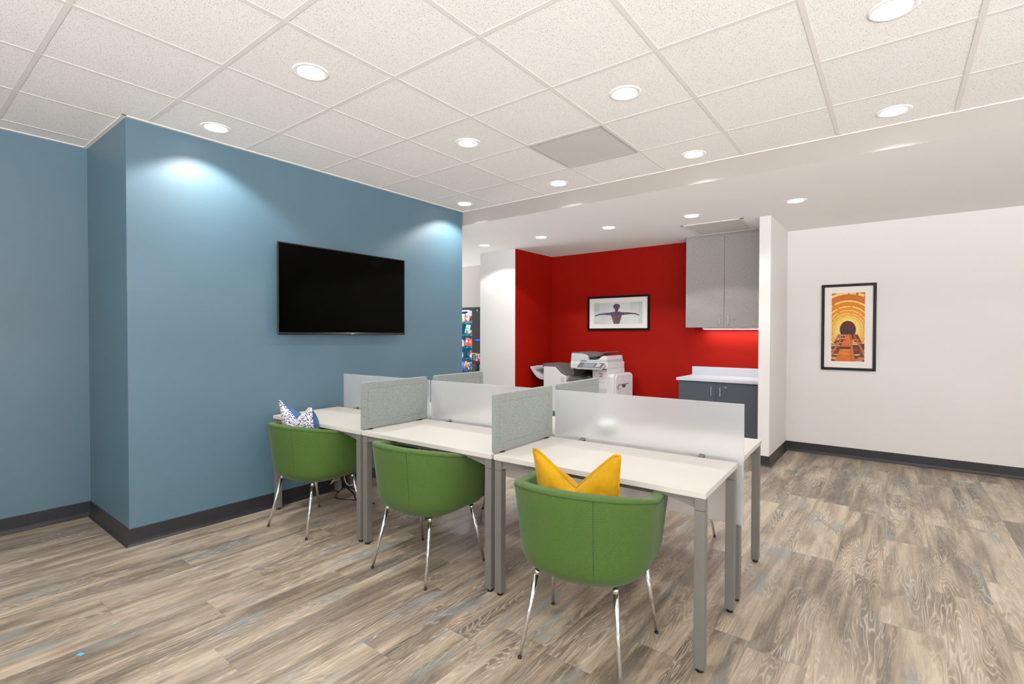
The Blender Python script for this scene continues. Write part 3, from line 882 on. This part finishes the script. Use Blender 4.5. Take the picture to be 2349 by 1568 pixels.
# ------------------------------------------------------------------ copier
CX, CY = -3.30, 5.95
t = thing('office_copier', 'large white office copier with finisher and trays standing in the red alcove', 'copier', (CX, CY, 0))
def X_(x): return x-CX
b = MB()                                                       # lower body with drawers
b.box(X_(-3.628), X_(-2.994), .0, .52, .03, .715, bev=.006)
b.box(X_(-3.215), X_(-2.994), .0, .52, .715, .908, bev=.004)
b.box(X_(-3.628), X_(-3.215), .42, .52, .715, .908)
b.build('main_body', M['mfp_white'], t)
for z in (.10, .24, .38, .53):
    d = MB().box(X_(-3.62), X_(-3.00), -.006, .004, z, z+.128, bev=.002).build('paper_drawer', M['mfp_light'], t)
    MB().box(X_(-3.40), X_(-3.22), -.012, -.005, z+.085, z+.105, bev=.002).build('handle', M['mfp_dark'], d)
MB().box(X_(-3.60), X_(-3.02), .02, .5, 0, .031).build('plinth', M['mfp_black'], t)
q = MB().box(X_(-3.626), X_(-3.217), .012, .42, .716, .735).prism([(.012, .735), (.012, .762), (.41, .845), (.41, .735)], 0, X_(-3.60), X_(-3.30), bev=.004)
q.prism([(X_(-3.33), .735), (X_(-3.31), .80), (X_(-3.28), .815), (X_(-3.222), .79), (X_(-3.222), .735)], 1, .02, .30, bev=.004)
q.box(X_(-3.5), X_(-3.42), .006, .014, .742, .752)
q.build('output_tray', M['mfp_dark'], t)
MB().box(X_(-3.62), X_(-3.22), .405, .419, .735, .905).build('output_back', M['mfp_black'], t)
# front plates on the right column
o = painted_grid('paper_label', 24, 24, lambda u, v: Vector((X_(-3.125+.075*u), -.0015, .795+.065*v)), lambda u, v: (205, 80, 95) if (v > .72 and abs(u-.5) < .34 and vn(u*16, v*9) > .35) else ((70, 66, 66) if (.22 < v < .34 and abs(u-.45) < .3) or (.44 < v < .58 and abs(v-.44-abs(u-.5)*-.2-.08) < .05 and abs(u-.5) < .2) else (204, 200, 198)), M['print'], t)
MB().box(X_(-3.11), X_(-3.04), -.004, .002, .735, .748, bev=.001).build('front_latch', M['mfp_light'], t)
# scanner unit
b = MB().box(X_(-3.556), X_(-2.994), .0, .512, .915, 1.003, bev=.006)
b.box(X_(-3.55), X_(-3.0), .006, .505, .906, .916)
sc = b.build('scanner_body', M['mfp_white'], t)
text('lettering', 'RICOH', .017, (X_(-3.488), -.0008, .957), (R(90), 0, 0), plain('bronze_grey_lettering', rgb(165, 158, 158), .5), sc)
b = MB().box(X_(-3.553), X_(-3.01), .004, .505, 1.0045, 1.030, bev=.004)
b.build('scanner_lid', M['mfp_light'], t)
MB().box(X_(-3.40), X_(-3.305), -.001, .008, 1.009, 1.020, bev=.002).build('lid_grip', M['mfp_dark'], t)
# document feeder
z = 1.031
b = MB().prism([(X_(-3.55), z), (X_(-3.545), 1.112), (X_(-3.39), 1.113), (X_(-3.33), 1.102), (X_(-3.295), 1.085), (X_(-3.285), z)], 1, .004, .48, bev=.004)
b.build('document_feeder', M['mfp_light'], t)
MB().prism([(X_(-3.548), 1.1135), (X_(-3.54), 1.128), (X_(-3.40), 1.130), (X_(-3.33), 1.115), (X_(-3.30), 1.098), (X_(-3.39), 1.1135)], 1, .008, .475, bev=.002).build('feeder_cover', M['mfp_dark'], t)
b = MB().prism([(X_(-3.31), 1.082), (X_(-3.28), 1.100), (X_(-3.02), 1.142), (X_(-3.015), 1.134), (X_(-3.20), 1.090), (X_(-3.28), 1.070)], 1, .03, .40, bev=.002)
b.prism([(X_(-3.28), 1.060), (X_(-3.28), 1.078), (X_(-3.09), 1.112), (X_(-3.06), 1.110), (X_(-3.16), 1.075)], 1, .025, .06, bev=.003)
b.box(X_(-3.27), X_(-3.2), .16, .28, 1.098, 1.118, bev=.004)
b.build('document_tray', M['mfp_dark'], t)
MB().box(X_(-3.28), X_(-3.11), .03, .42, 1.031, 1.062, bev=.003).build('feed_gap', M['mfp_black'], t)
MB().prism([(X_(-3.17), z), (X_(-3.12), 1.046), (X_(-3.09), 1.075), (X_(-3.05), 1.088), (X_(-3.012), 1.084), (X_(-3.006), z)], 1, .004, .48, bev=.003).build('feeder_side', M['mfp_white'], t)
# tilted control panel
b = bmesh.new()
bmesh.ops.create_cube(b, size=1.)
q = MB(); Mx = Matrix.Translation((X_(-3.203), -.075, .953)) @ Matrix.Rotation(R(30), 4, 'X') @ Matrix.Diagonal((.38, .145, .018, 1))
q._merge(b, 0, Mx); cp = q.build('control_panel', M['mfp_light'], t)
def on_panel(x0, x1, y0, y1, mat, nm, h_=.0015):
    b = bmesh.new(); bmesh.ops.create_cube(b, size=1.)
    Mx = Matrix.Translation((X_(-3.203), -.075, .953)) @ Matrix.Rotation(R(30), 4, 'X') @ Matrix.Translation(((x0+x1)/2, (y0+y1)/2, .009+h_/2)) @ Matrix.Diagonal((x1-x0, y1-y0, h_, 1))
    q = MB(); q._merge(b, 0, Mx); return q.build(nm, mat, cp)
on_panel(-.185, .185, -.062, .068, M['mfp_dark'], 'key_plate')
on_panel(-.105, .06, -.05, .055, M['lcd'], 'touch_screen', .003)
key = plain('white_keys', rgb(200, 200, 205), .5)
for i in range(4):
    for j in range(3): on_panel(.085+j*.022, .1+j*.022, -.03+i*.02, -.017+i*.02, key, 'key', .004)
on_panel(.075, .100, -.058, -.040, M['red_ink'], 'stop_key', .004)
on_panel(.115, .140, -.058, -.040, plain('blue_key', rgb(40, 110, 170), .5), 'start_key', .004)
on_panel(.085, .10, .050, .062, M['yellow_label'], 'status_light', .004)
on_panel(.16, .175, .052, .062, plain('blue_status', rgb(60, 90, 220), .5), 'power_light', .004)
MB().box(X_(-3.20), X_(-3.0), -.03, .01, .905, .914, bev=.001).build('panel_arm', M['mfp_dark'], t)
# right hand side unit with chamfered top
b = MB()
b.prism([(.0, .03), (.0, .815), (.018, .848), (.53, .848), (.56, .815), (.56, .03)], 0, X_(-2.993), X_(-2.905), bev=.004)
b.prism([(.035, .16), (.035, .80), (.055, .835), (.52, .835), (.545, .80), (.545, .16)], 0, X_(-2.906), X_(-2.885), bev=.003)
su = b.build('side_tray_unit', M['mfp_white'], t)
MB().box(X_(-2.8855), X_(-2.8835), .10, .23, .73, .785).box(X_(-2.8855), X_(-2.8835), .28, .41, .73, .785).box(X_(-2.8855), X_(-2.8835), .46, .52, .74, .80).build('vent_louvres', M['louvre'], su)
b = MB(); P = [(.20, .705)]
for k in range(11):
    a = PI+PI*k/10; P.append((.265+.065*math.cos(a), .703+.045*math.sin(a)))
b.prism(P[1:], 0, X_(-2.8862), X_(-2.8832)); b.box(X_(-2.8858), X_(-2.8822), .09, .42, .702, .711)
b.box(X_(-2.8858), X_(-2.8828), .085, .10, .64, .705).box(X_(-2.8858), X_(-2.8828), .12, .13, .65, .672).box(X_(-2.8858), X_(-2.8828), .05, .062, .66, .69)
b.build('grab_handle', M['mfp_dark'], su)
MB().box(X_(-2.9945), X_(-2.991), .1, .28, .868, .895).box(X_(-2.9945), X_(-2.991), .32, .37, .868, .895).box(X_(-2.9945), X_(-2.991), .40, .45, .868, .895).build('upper_vents', M['louvre'], t)
# finisher on the left
b = MB().prism([(X_(-4.005), .03), (X_(-4.005), .905), (X_(-3.995), .913), (X_(-3.815), .913), (X_(-3.715), .822), (X_(-3.632), .790), (X_(-3.632), .03)], 1, .0, .52, bev=.005)
fi = b.build('finisher', M['mfp_white'], t)
MB().box(X_(-3.712), X_(-3.66), -.004, .002, .715, .785, bev=.002).build('finisher_latch', M['mfp_light'], fi)
MB().prism([(X_(-4.0), .914), (X_(-3.995), .935), (X_(-3.82), .935), (X_(-3.64), .812), (X_(-3.63), .795), (X_(-3.715), .828), (X_(-3.815), .915)], 1, .012, .50, bev=.003).build('finisher_cover', M['mfp_dark'], t)
MB().prism([(X_(-3.85), .925), (X_(-3.84), .950), (X_(-3.575), .952), (X_(-3.56), .80), (X_(-3.64), .80), (X_(-3.66), .82)], 1, .10, .50, bev=.004).build('transport_bridge', M['mfp_dark'], t)
b = MB().prism([(X_(-4.07), .905), (X_(-4.055), .948), (X_(-4.02), .955), (X_(-3.83), .945), (X_(-3.82), .93), (X_(-4.0), .915)], 1, .06, .46, bev=.003)
b.build('upper_bin', M['mfp_dark'], t)
P = [(X_(-4.005), .70)]
for k in range(9):
    a = k/8; P.append((X_(-4.05-.235*a), .715+.165*a**1.0-.05*math.sin(PI*a)))
for k in range(9):
    a = 1-k/8; P.append((X_(-4.05-.235*a)+.0, .765+.135*a-.035*math.sin(PI*a)))
P.append((X_(-4.005), .80))
lb_ = MB().prism(P, 1, .06, .46, bev=.003).build('lower_bin', M['mfp_light'], t)
MB().prism([(X_(-4.22), .90), (X_(-4.21), .912), (X_(-4.005), .925), (X_(-4.005), .90)], 1, .10, .42).box(X_(-4.07), X_(-4.005), .20, .30, .78, .86, bev=.004).build('bin_flap', M['mfp_light'], t)

# ------------------------------------------------------------------ vending machine and its snacks
VX0, VX1, VY = -6.02, -5.0, 5.85
t = thing('vending_machine', 'tall black snack vending machine with lit glass front beside the white column', 'vending machine', (VX0, VY, 0))
GW = -5.307-VX0                                                # glass side width
b = MB()
b.box(0, VX1-VX0, .10, .78, .05, 1.80).box(GW, VX1-VX0, 0, .10, .05, 1.80, bev=.006)
b.box(0, GW+.001, 0, .10, 1.765, 1.80).box(0, GW+.001, 0, .10, .05, .58).box(0, .05, 0, .10, .58, 1.765)
b.bm.free(); b = MB()
b.box(GW, VX1-VX0, 0, .78, .05, 1.80, bev=.004)               # control side
b.box(0, .05, 0, .78, .05, 1.80).box(.05, GW, 0, .78, 1.757, 1.80).box(.05, GW, 0, .78, .05, .60).box(.05, GW, .74, .78, .60, 1.757)
b.build('cabinet', M['vend_black'], t)
MB().box(.05, GW, .70, .739, .60, 1.757).box(.0505, .06, .03, .70, .60, 1.757).box(GW-.012, GW-.001, .03, .70, .60, 1.757).build('interior_lining', M['vend_inside'], t)
SH = [1.573, 1.372, 1.178, .996, .806, .640]
for z in SH:
    MB().box(.062, GW-.014, .05, .69, z-.008, z).box(.062, GW-.014, .045, .052, z-.026, z+.004).build('shelf', plain('teal_shelf', rgb(60, 140, 170), .4) if z == SH[0] else bpy.data.materials['teal_shelf'], t)
    b = MB()
    for x in (.45, .56, .66): b.box(x, x+.016, .0435, .0452, z-.020, z-.006)
    b.build('price_tags', M['paper'], t)
b = MB()
for x in (.555, .60, .155, .26):
    P = [(x+.028*math.cos(a*PI/5), .07+a*.008, .996+.045+.038*math.sin(a*PI/5)) for a in range(0, 60)]
    b.path(P, .0022, n=5, sub=2)
b.build('dispensing_coils', M['paper'], t)
MB().box(.05, GW, .004, .010, .60, 1.757).build('glass_front', M['glass'], t)
MB().box(.62, GW-.004, .0015, .0035, 1.668, 1.745).build('price_sheet', M['paper'], t)
l = MB().box(.10, .62, .03, .05, 1.742, 1.754).build('interior_lamp', M['led_strip'], t)
c = MB().box(GW+.085, GW+.235, -.004, .002, 1.272, 1.295, bev=.002).build('display', M['blue_led'], t)
MB().tube((GW+.125, 0, 1.745), (GW+.125, -.012, 1.745), .016, n=20).build('door_lock', M['brushed'], t)
MB().box(GW+.01, GW+.105, -.002, .001, 1.058, 1.078).build('yellow_sticker', M['yellow_label'], t)
painted_grid('advert_card', 26, 30, lambda u, v: Vector((GW+.085+.12*u, -.0022, .955+.118*v)), lambda u, v: ((225, 60, 130) if vn(u*6, v*6) > .62 else ((230, 225, 230) if vn(u*8+4, v*8) > .42 else (70, 60, 95))), M['print'], t)
q = MB()
for k in range(4): q.box(GW+.03, GW+.07, -.002, .001, 1.035-.022*k, 1.041-.022*k)
q.build('printed_lines', M['paper'], t)
q = MB().box(GW+.0, GW+.125, -.05, .001, .80, .905, bev=.006)
kp = q.build('card_reader', plain('reader_grey_green', rgb(70, 84, 84), .5), t)
MB().box(GW+.005, GW+.05, -.053, -.049, .875, .892).build('reader_screen', M['blue_led'], kp)
MB().box(GW+.012, GW+.028, -.053, -.049, .845, .86).box(GW+.012, GW+.028, -.053, -.049, .82, .835).build('green_key', plain('green_keys', rgb(60, 180, 60), .5), kp)
MB().box(GW+.034, GW+.05, -.053, -.049, .845, .86).box(GW+.034, GW+.05, -.053, -.049, .82, .835).build('yellow_key', M['yellow_label'], kp)
MB().box(GW+.155, GW+.22, -.012, .001, .80, .895, bev=.003).build('coin_slot', M['brushed'], t)
MB().box(GW+.065, GW+.105, -.004, .001, .745, .765).build('bill_slot', M['brushed'], t)
a_ = thing('antenna_pair', 'two thin black antennas with orange bases on top of the vending machine', 'antenna', (-5.18, 5.98, 1.8))
for dx in (-.02, .03):
    m_ = MB().tube((dx, 0, 0), (dx, 0, .03), .016, .009, n=14).build('antenna_base', M['orange_tip'], a_)
    MB().tube((dx, 0, .03), (dx-.004, 0, .125), .0042, .0036, n=8).build('rod', M['black_plastic'], m_)

def snack(label, x, z, w_, h_, rot, c1, c2, c3, y=5.915, th_=.022):
    """pillow bag with crimped ends, printed in bands"""
    o = bpy.data.objects; me = bpy.data.meshes.new('snack_bag'); n = 12; V = []; F = []; colr = []
    for s in (-1, 1):
        base = len(V)
        for j in range(n+1):
            for i in range(n+1):
                u, v = 2*i/n-1, j/n
                pr = (max(0, 1-abs(u)**2.2)*max(0, 1-abs(2*v-1)**3))**.6
                wz = w_/2*(1-.10*math.sin(PI*v))
                V.append((u*wz, s*(th_*pr+.001+.002*math.sin(9*v+4*u)*pr), v*h_))
                k = vn(u*2.2+x*31, v*3.1+z*17); cc = c1 if k < .48 else c2
                if abs(v-.55) < .13 and abs(u) < .62: cc = c3
                colr.append(cc)
        for j in range(n):
            for i in range(n):
                a = base+j*(n+1)+i; q = (a, a+1, a+n+2, a+n+1); F.append(q if s < 0 else q[::-1])
    me.from_pydata(V, [], F); ca = me.color_attributes.new('Col', 'FLOAT_COLOR', 'POINT')
    for i, c in enumerate(colr): ca.data[i].color = rgb(*c)
    for p in me.polygons: p.use_smooth = True
    me.materials.append(M['bagprint'])
    ob = link('snack_bag', me); ob.location = (x, y, z+.001+abs(math.sin(rot))*w_/2); ob.rotation_euler = (0, rot, 0)
    return tag(ob, label, 'snack', 'snack bags in the vending machine')
W8, RD, YL, BL, OR, GN, PU = (238, 236, 240), (215, 50, 60), (225, 205, 120), (40, 90, 200), (240, 120, 40), (60, 170, 120), (120, 90, 170)
for a in [
 ('pale yellow snack bag at the left of the top vending shelf', -5.562, SH[0], .080, .125, .03, YL, (205, 200, 150), W8),
 ('red and white snack bag in the middle of the top vending shelf', -5.468, SH[0], .088, .125, .16, RD, W8, (225, 90, 100)),
 ('dark red snack bag at the right end of the top vending shelf', -5.385, SH[0], .062, .12, .0, (200, 40, 50), (60, 30, 40), RD),
 ('green and white snack bag on the second vending shelf', -5.468, SH[1], .105, .150, .20, GN, W8, (120, 200, 190)),
 ('small orange snack bag at the right of the second vending shelf', -5.377, SH[1], .055, .065, .10, OR, RD, W8),
 ('violet and white snack bag at the left of the third vending shelf', -5.566, SH[2], .075, .105, .0, PU, W8, (170, 150, 220)),
 ('orange snack bag with white print on the third vending shelf', -5.470, SH[2], .090, .130, .18, OR, (230, 90, 40), W8),
 ('pink snack bag at the right end of the third vending shelf', -5.385, SH[2], .040, .12, .0, (225, 120, 150), OR, W8),
 ('white snack bag at the left of the fourth vending shelf', -5.583, SH[3], .045, .085, .0, W8, (190, 200, 220), BL),
 ('pink and red snack bag at the right end of the fourth vending shelf', -5.386, SH[3], .046, .115, .12, (220, 60, 100), W8, RD),
 ('blue snack bag at the left of the fifth vending shelf', -5.570, SH[4], .068, .140, .04, BL, (60, 130, 230), W8),
 ('red and yellow snack bag on the fifth vending shelf', -5.505, SH[4], .046, .135, .14, RD, (240, 190, 70), YL),
 ('dark blue and white snack bag on the fifth vending shelf', -5.440, SH[4], .044, .115, .10, BL, W8, (120, 140, 220)),
 ('yellow snack bag at the right end of the fifth vending shelf', -5.382, SH[4], .046, .125, .06, (240, 190, 60), (150, 60, 40), BL)]:
    snack(*a)
l = bpy.data.lights.new('vending_glow', 'AREA'); l.shape = 'RECTANGLE'; l.size = .5; l.size_y = .06; l.energy = 4.; l.color = (.8, .92, 1)
o = link('vending_glow', l); o.location = (-5.55, 5.89, 1.735); o.rotation_euler = (R(12), 0, 0)

# ------------------------------------------------------------------ small things
p = D(-.835, .862, DZ)
t = thing('canister', 'round white lidded canister on the back desk, behind the right frosted screen', 'canister', (p.x, p.y, DZ))
MB().lathe([(0, 0.0005), (.040, .0005), (.044, .004), (.056, .052), (.056, .056), (0, .056)]).build('body', M['cup'], t)
MB().lathe([(.064, .0555), (.066, .060), (.064, .075), (.050, .088), (.02, .093), (0, .094)]).build('lid', M['paper'], t)
tp = MB().box(-.012, .012, -.009, .009, 0, .0006).build('tape_scrap', M['tape'], loc=(-2.743, .546, .0002), rz=R(25))
tag(tp, 'small scrap of light blue tape lying on the plank floor', 'tape')

t = thing('beige_cable', 'looped beige cable with black ties hanging under the left end desk', 'cable')
b = MB()
b.path([D(-3.46, .525, .26), D(-3.465, .52, .15), D(-3.43, .52, .055), D(-3.364, .52, .036), D(-3.272, .52, .070), D(-3.223, .52, .117), D(-3.203, .52, .17), D(-3.21, .525, .30), D(-3.22, .53, .5), D(-3.23, .54, .70)], .0048)
b.path([D(-3.42, .535, .30), D(-3.395, .53, .16), D(-3.369, .53, .112), D(-3.325, .53, .093), D(-3.272, .53, .090), D(-3.18, .535, .125), D(-3.13, .54, .2), D(-3.12, .54, .4), D(-3.13, .545, .70)], .0048)
b.path([D(-3.04, .54, .70), D(-3.04, .53, .35), D(-3.050, .52, .22), D(-3.083, .52, .161), D(-3.056, .52, .110), D(-3.007, .52, .100), D(-2.96, .53, .12)], .0048)
b.path([D(-3.46, .525, .26), D(-3.44, .53, .34), D(-3.42, .535, .30)], .0048)
b.build('cable', M['beige'], t)
for u, z in ((-3.364, .036), (-3.325, .093), (-3.056, .110)):
    q = D(u, .52 if z != .093 else .53, z); MB().tube(q-EX*.004, q+EX*.004, .0058, n=10).build('cable_tie', M['black_plastic'], t)
b = MB()
b.path([D(-3.13, .535, .70), D(-3.15, .53, .4), D(-3.149, .52, .18), D(-3.124, .52, .134), D(-3.067, .52, .086), D(-2.958, .52, .038), D(-2.90, .50, .008), D(-2.8, .50, .006), D(-2.70, .53, .006)], .0065)
b.path([D(-3.07, .52, .09), D(-3.12, .50, .04), D(-3.13, .47, .008), D(-3.08, .43, .0055), D(-3.0, .44, .0055), D(-2.93, .48, .0055), D(-2.83, .50, .0055)], .004)
b.path([D(-3.10, .54, .70), D(-3.12, .53, .3), D(-3.09, .52, .12), D(-3.02, .54, .07), D(-2.99, .60, .05)], .0055)
b.path([D(-3.30, .55, .0050), D(-3.34, .50, .0050), D(-3.31, .47, .0050), D(-3.27, .49, .0050), D(-3.22, .62, .0050)], .0035)
o = b.build('black_cable', M['black_plastic']); tag(o, 'tangle of black power cable hanging to the floor under the left end desk', 'cable')
p = D(-3.06, .632, 0)
t = thing('power_box', 'slim beige power box with black base under the left end desk', 'power box', (p.x, p.y, 0), TH)
MB().box(0, .07, 0, .05, .10, .30, bev=.003).build('housing', M['beige_box'], t)
MB().box(-.01, .08, -.012, .062, .0, .10, bev=.004).build('base', M['black_plastic'], t)

# ------------------------------------------------------------------ world, camera, colour
w = bpy.data.worlds.new('added_fill_world'); SC.world = w; w.use_nodes = True
nt = w.node_tree; bg = nt.nodes['Background']; bg.inputs[0].default_value = (1, .995, 1., 1)
tc = nt.nodes.new('ShaderNodeTexCoord'); sx = nt.nodes.new('ShaderNodeSeparateXYZ'); nt.links.new(tc.outputs['Generated'], sx.inputs[0])
mr = nt.nodes.new('ShaderNodeMapRange'); nt.links.new(sx.outputs[2], mr.inputs[0])
mr.inputs[1].default_value = -.25; mr.inputs[2].default_value = .05; mr.inputs[3].default_value = WLO; mr.inputs[4].default_value = WHI  # stronger light below the horizon, added to brighten the ceiling
nt.links.new(mr.outputs[0], bg.inputs[1])

cd = bpy.data.cameras.new('camera'); cam = link('camera', cd); SC.camera = cam
cd.sensor_width = 36.; cd.lens = FPX/2349*36.; cd.clip_start = .05; cd.clip_end = 60
F = Vector((-math.sin(YAW)*math.cos(PITCH), math.cos(YAW)*math.cos(PITCH), math.sin(PITCH)))
Rt = F.cross(Vector((0, 0, 1))).normalized(); Up = Rt.cross(F)
R2 = Rt*math.cos(ROLL)+Up*math.sin(ROLL); U2 = Up*math.cos(ROLL)-Rt*math.sin(ROLL)
mx = Matrix((R2, U2, -F)).transposed().to_4x4(); mx.translation = (0, 0, CAM_Z)
cam.matrix_world = mx
SC.view_settings.view_transform = 'Standard'
SC.view_settings.look = 'None'
SC.view_settings.exposure = .36
SC.view_settings.gamma = 1.35
SC.cycles.use_denoising = True
SC.cycles.max_bounces = 10; SC.cycles.diffuse_bounces = 5; SC.cycles.transmission_bounces = 8
SC.cycles.sample_clamp_indirect = 4.
SC.cycles.caustics_reflective = False; SC.cycles.caustics_refractive = True
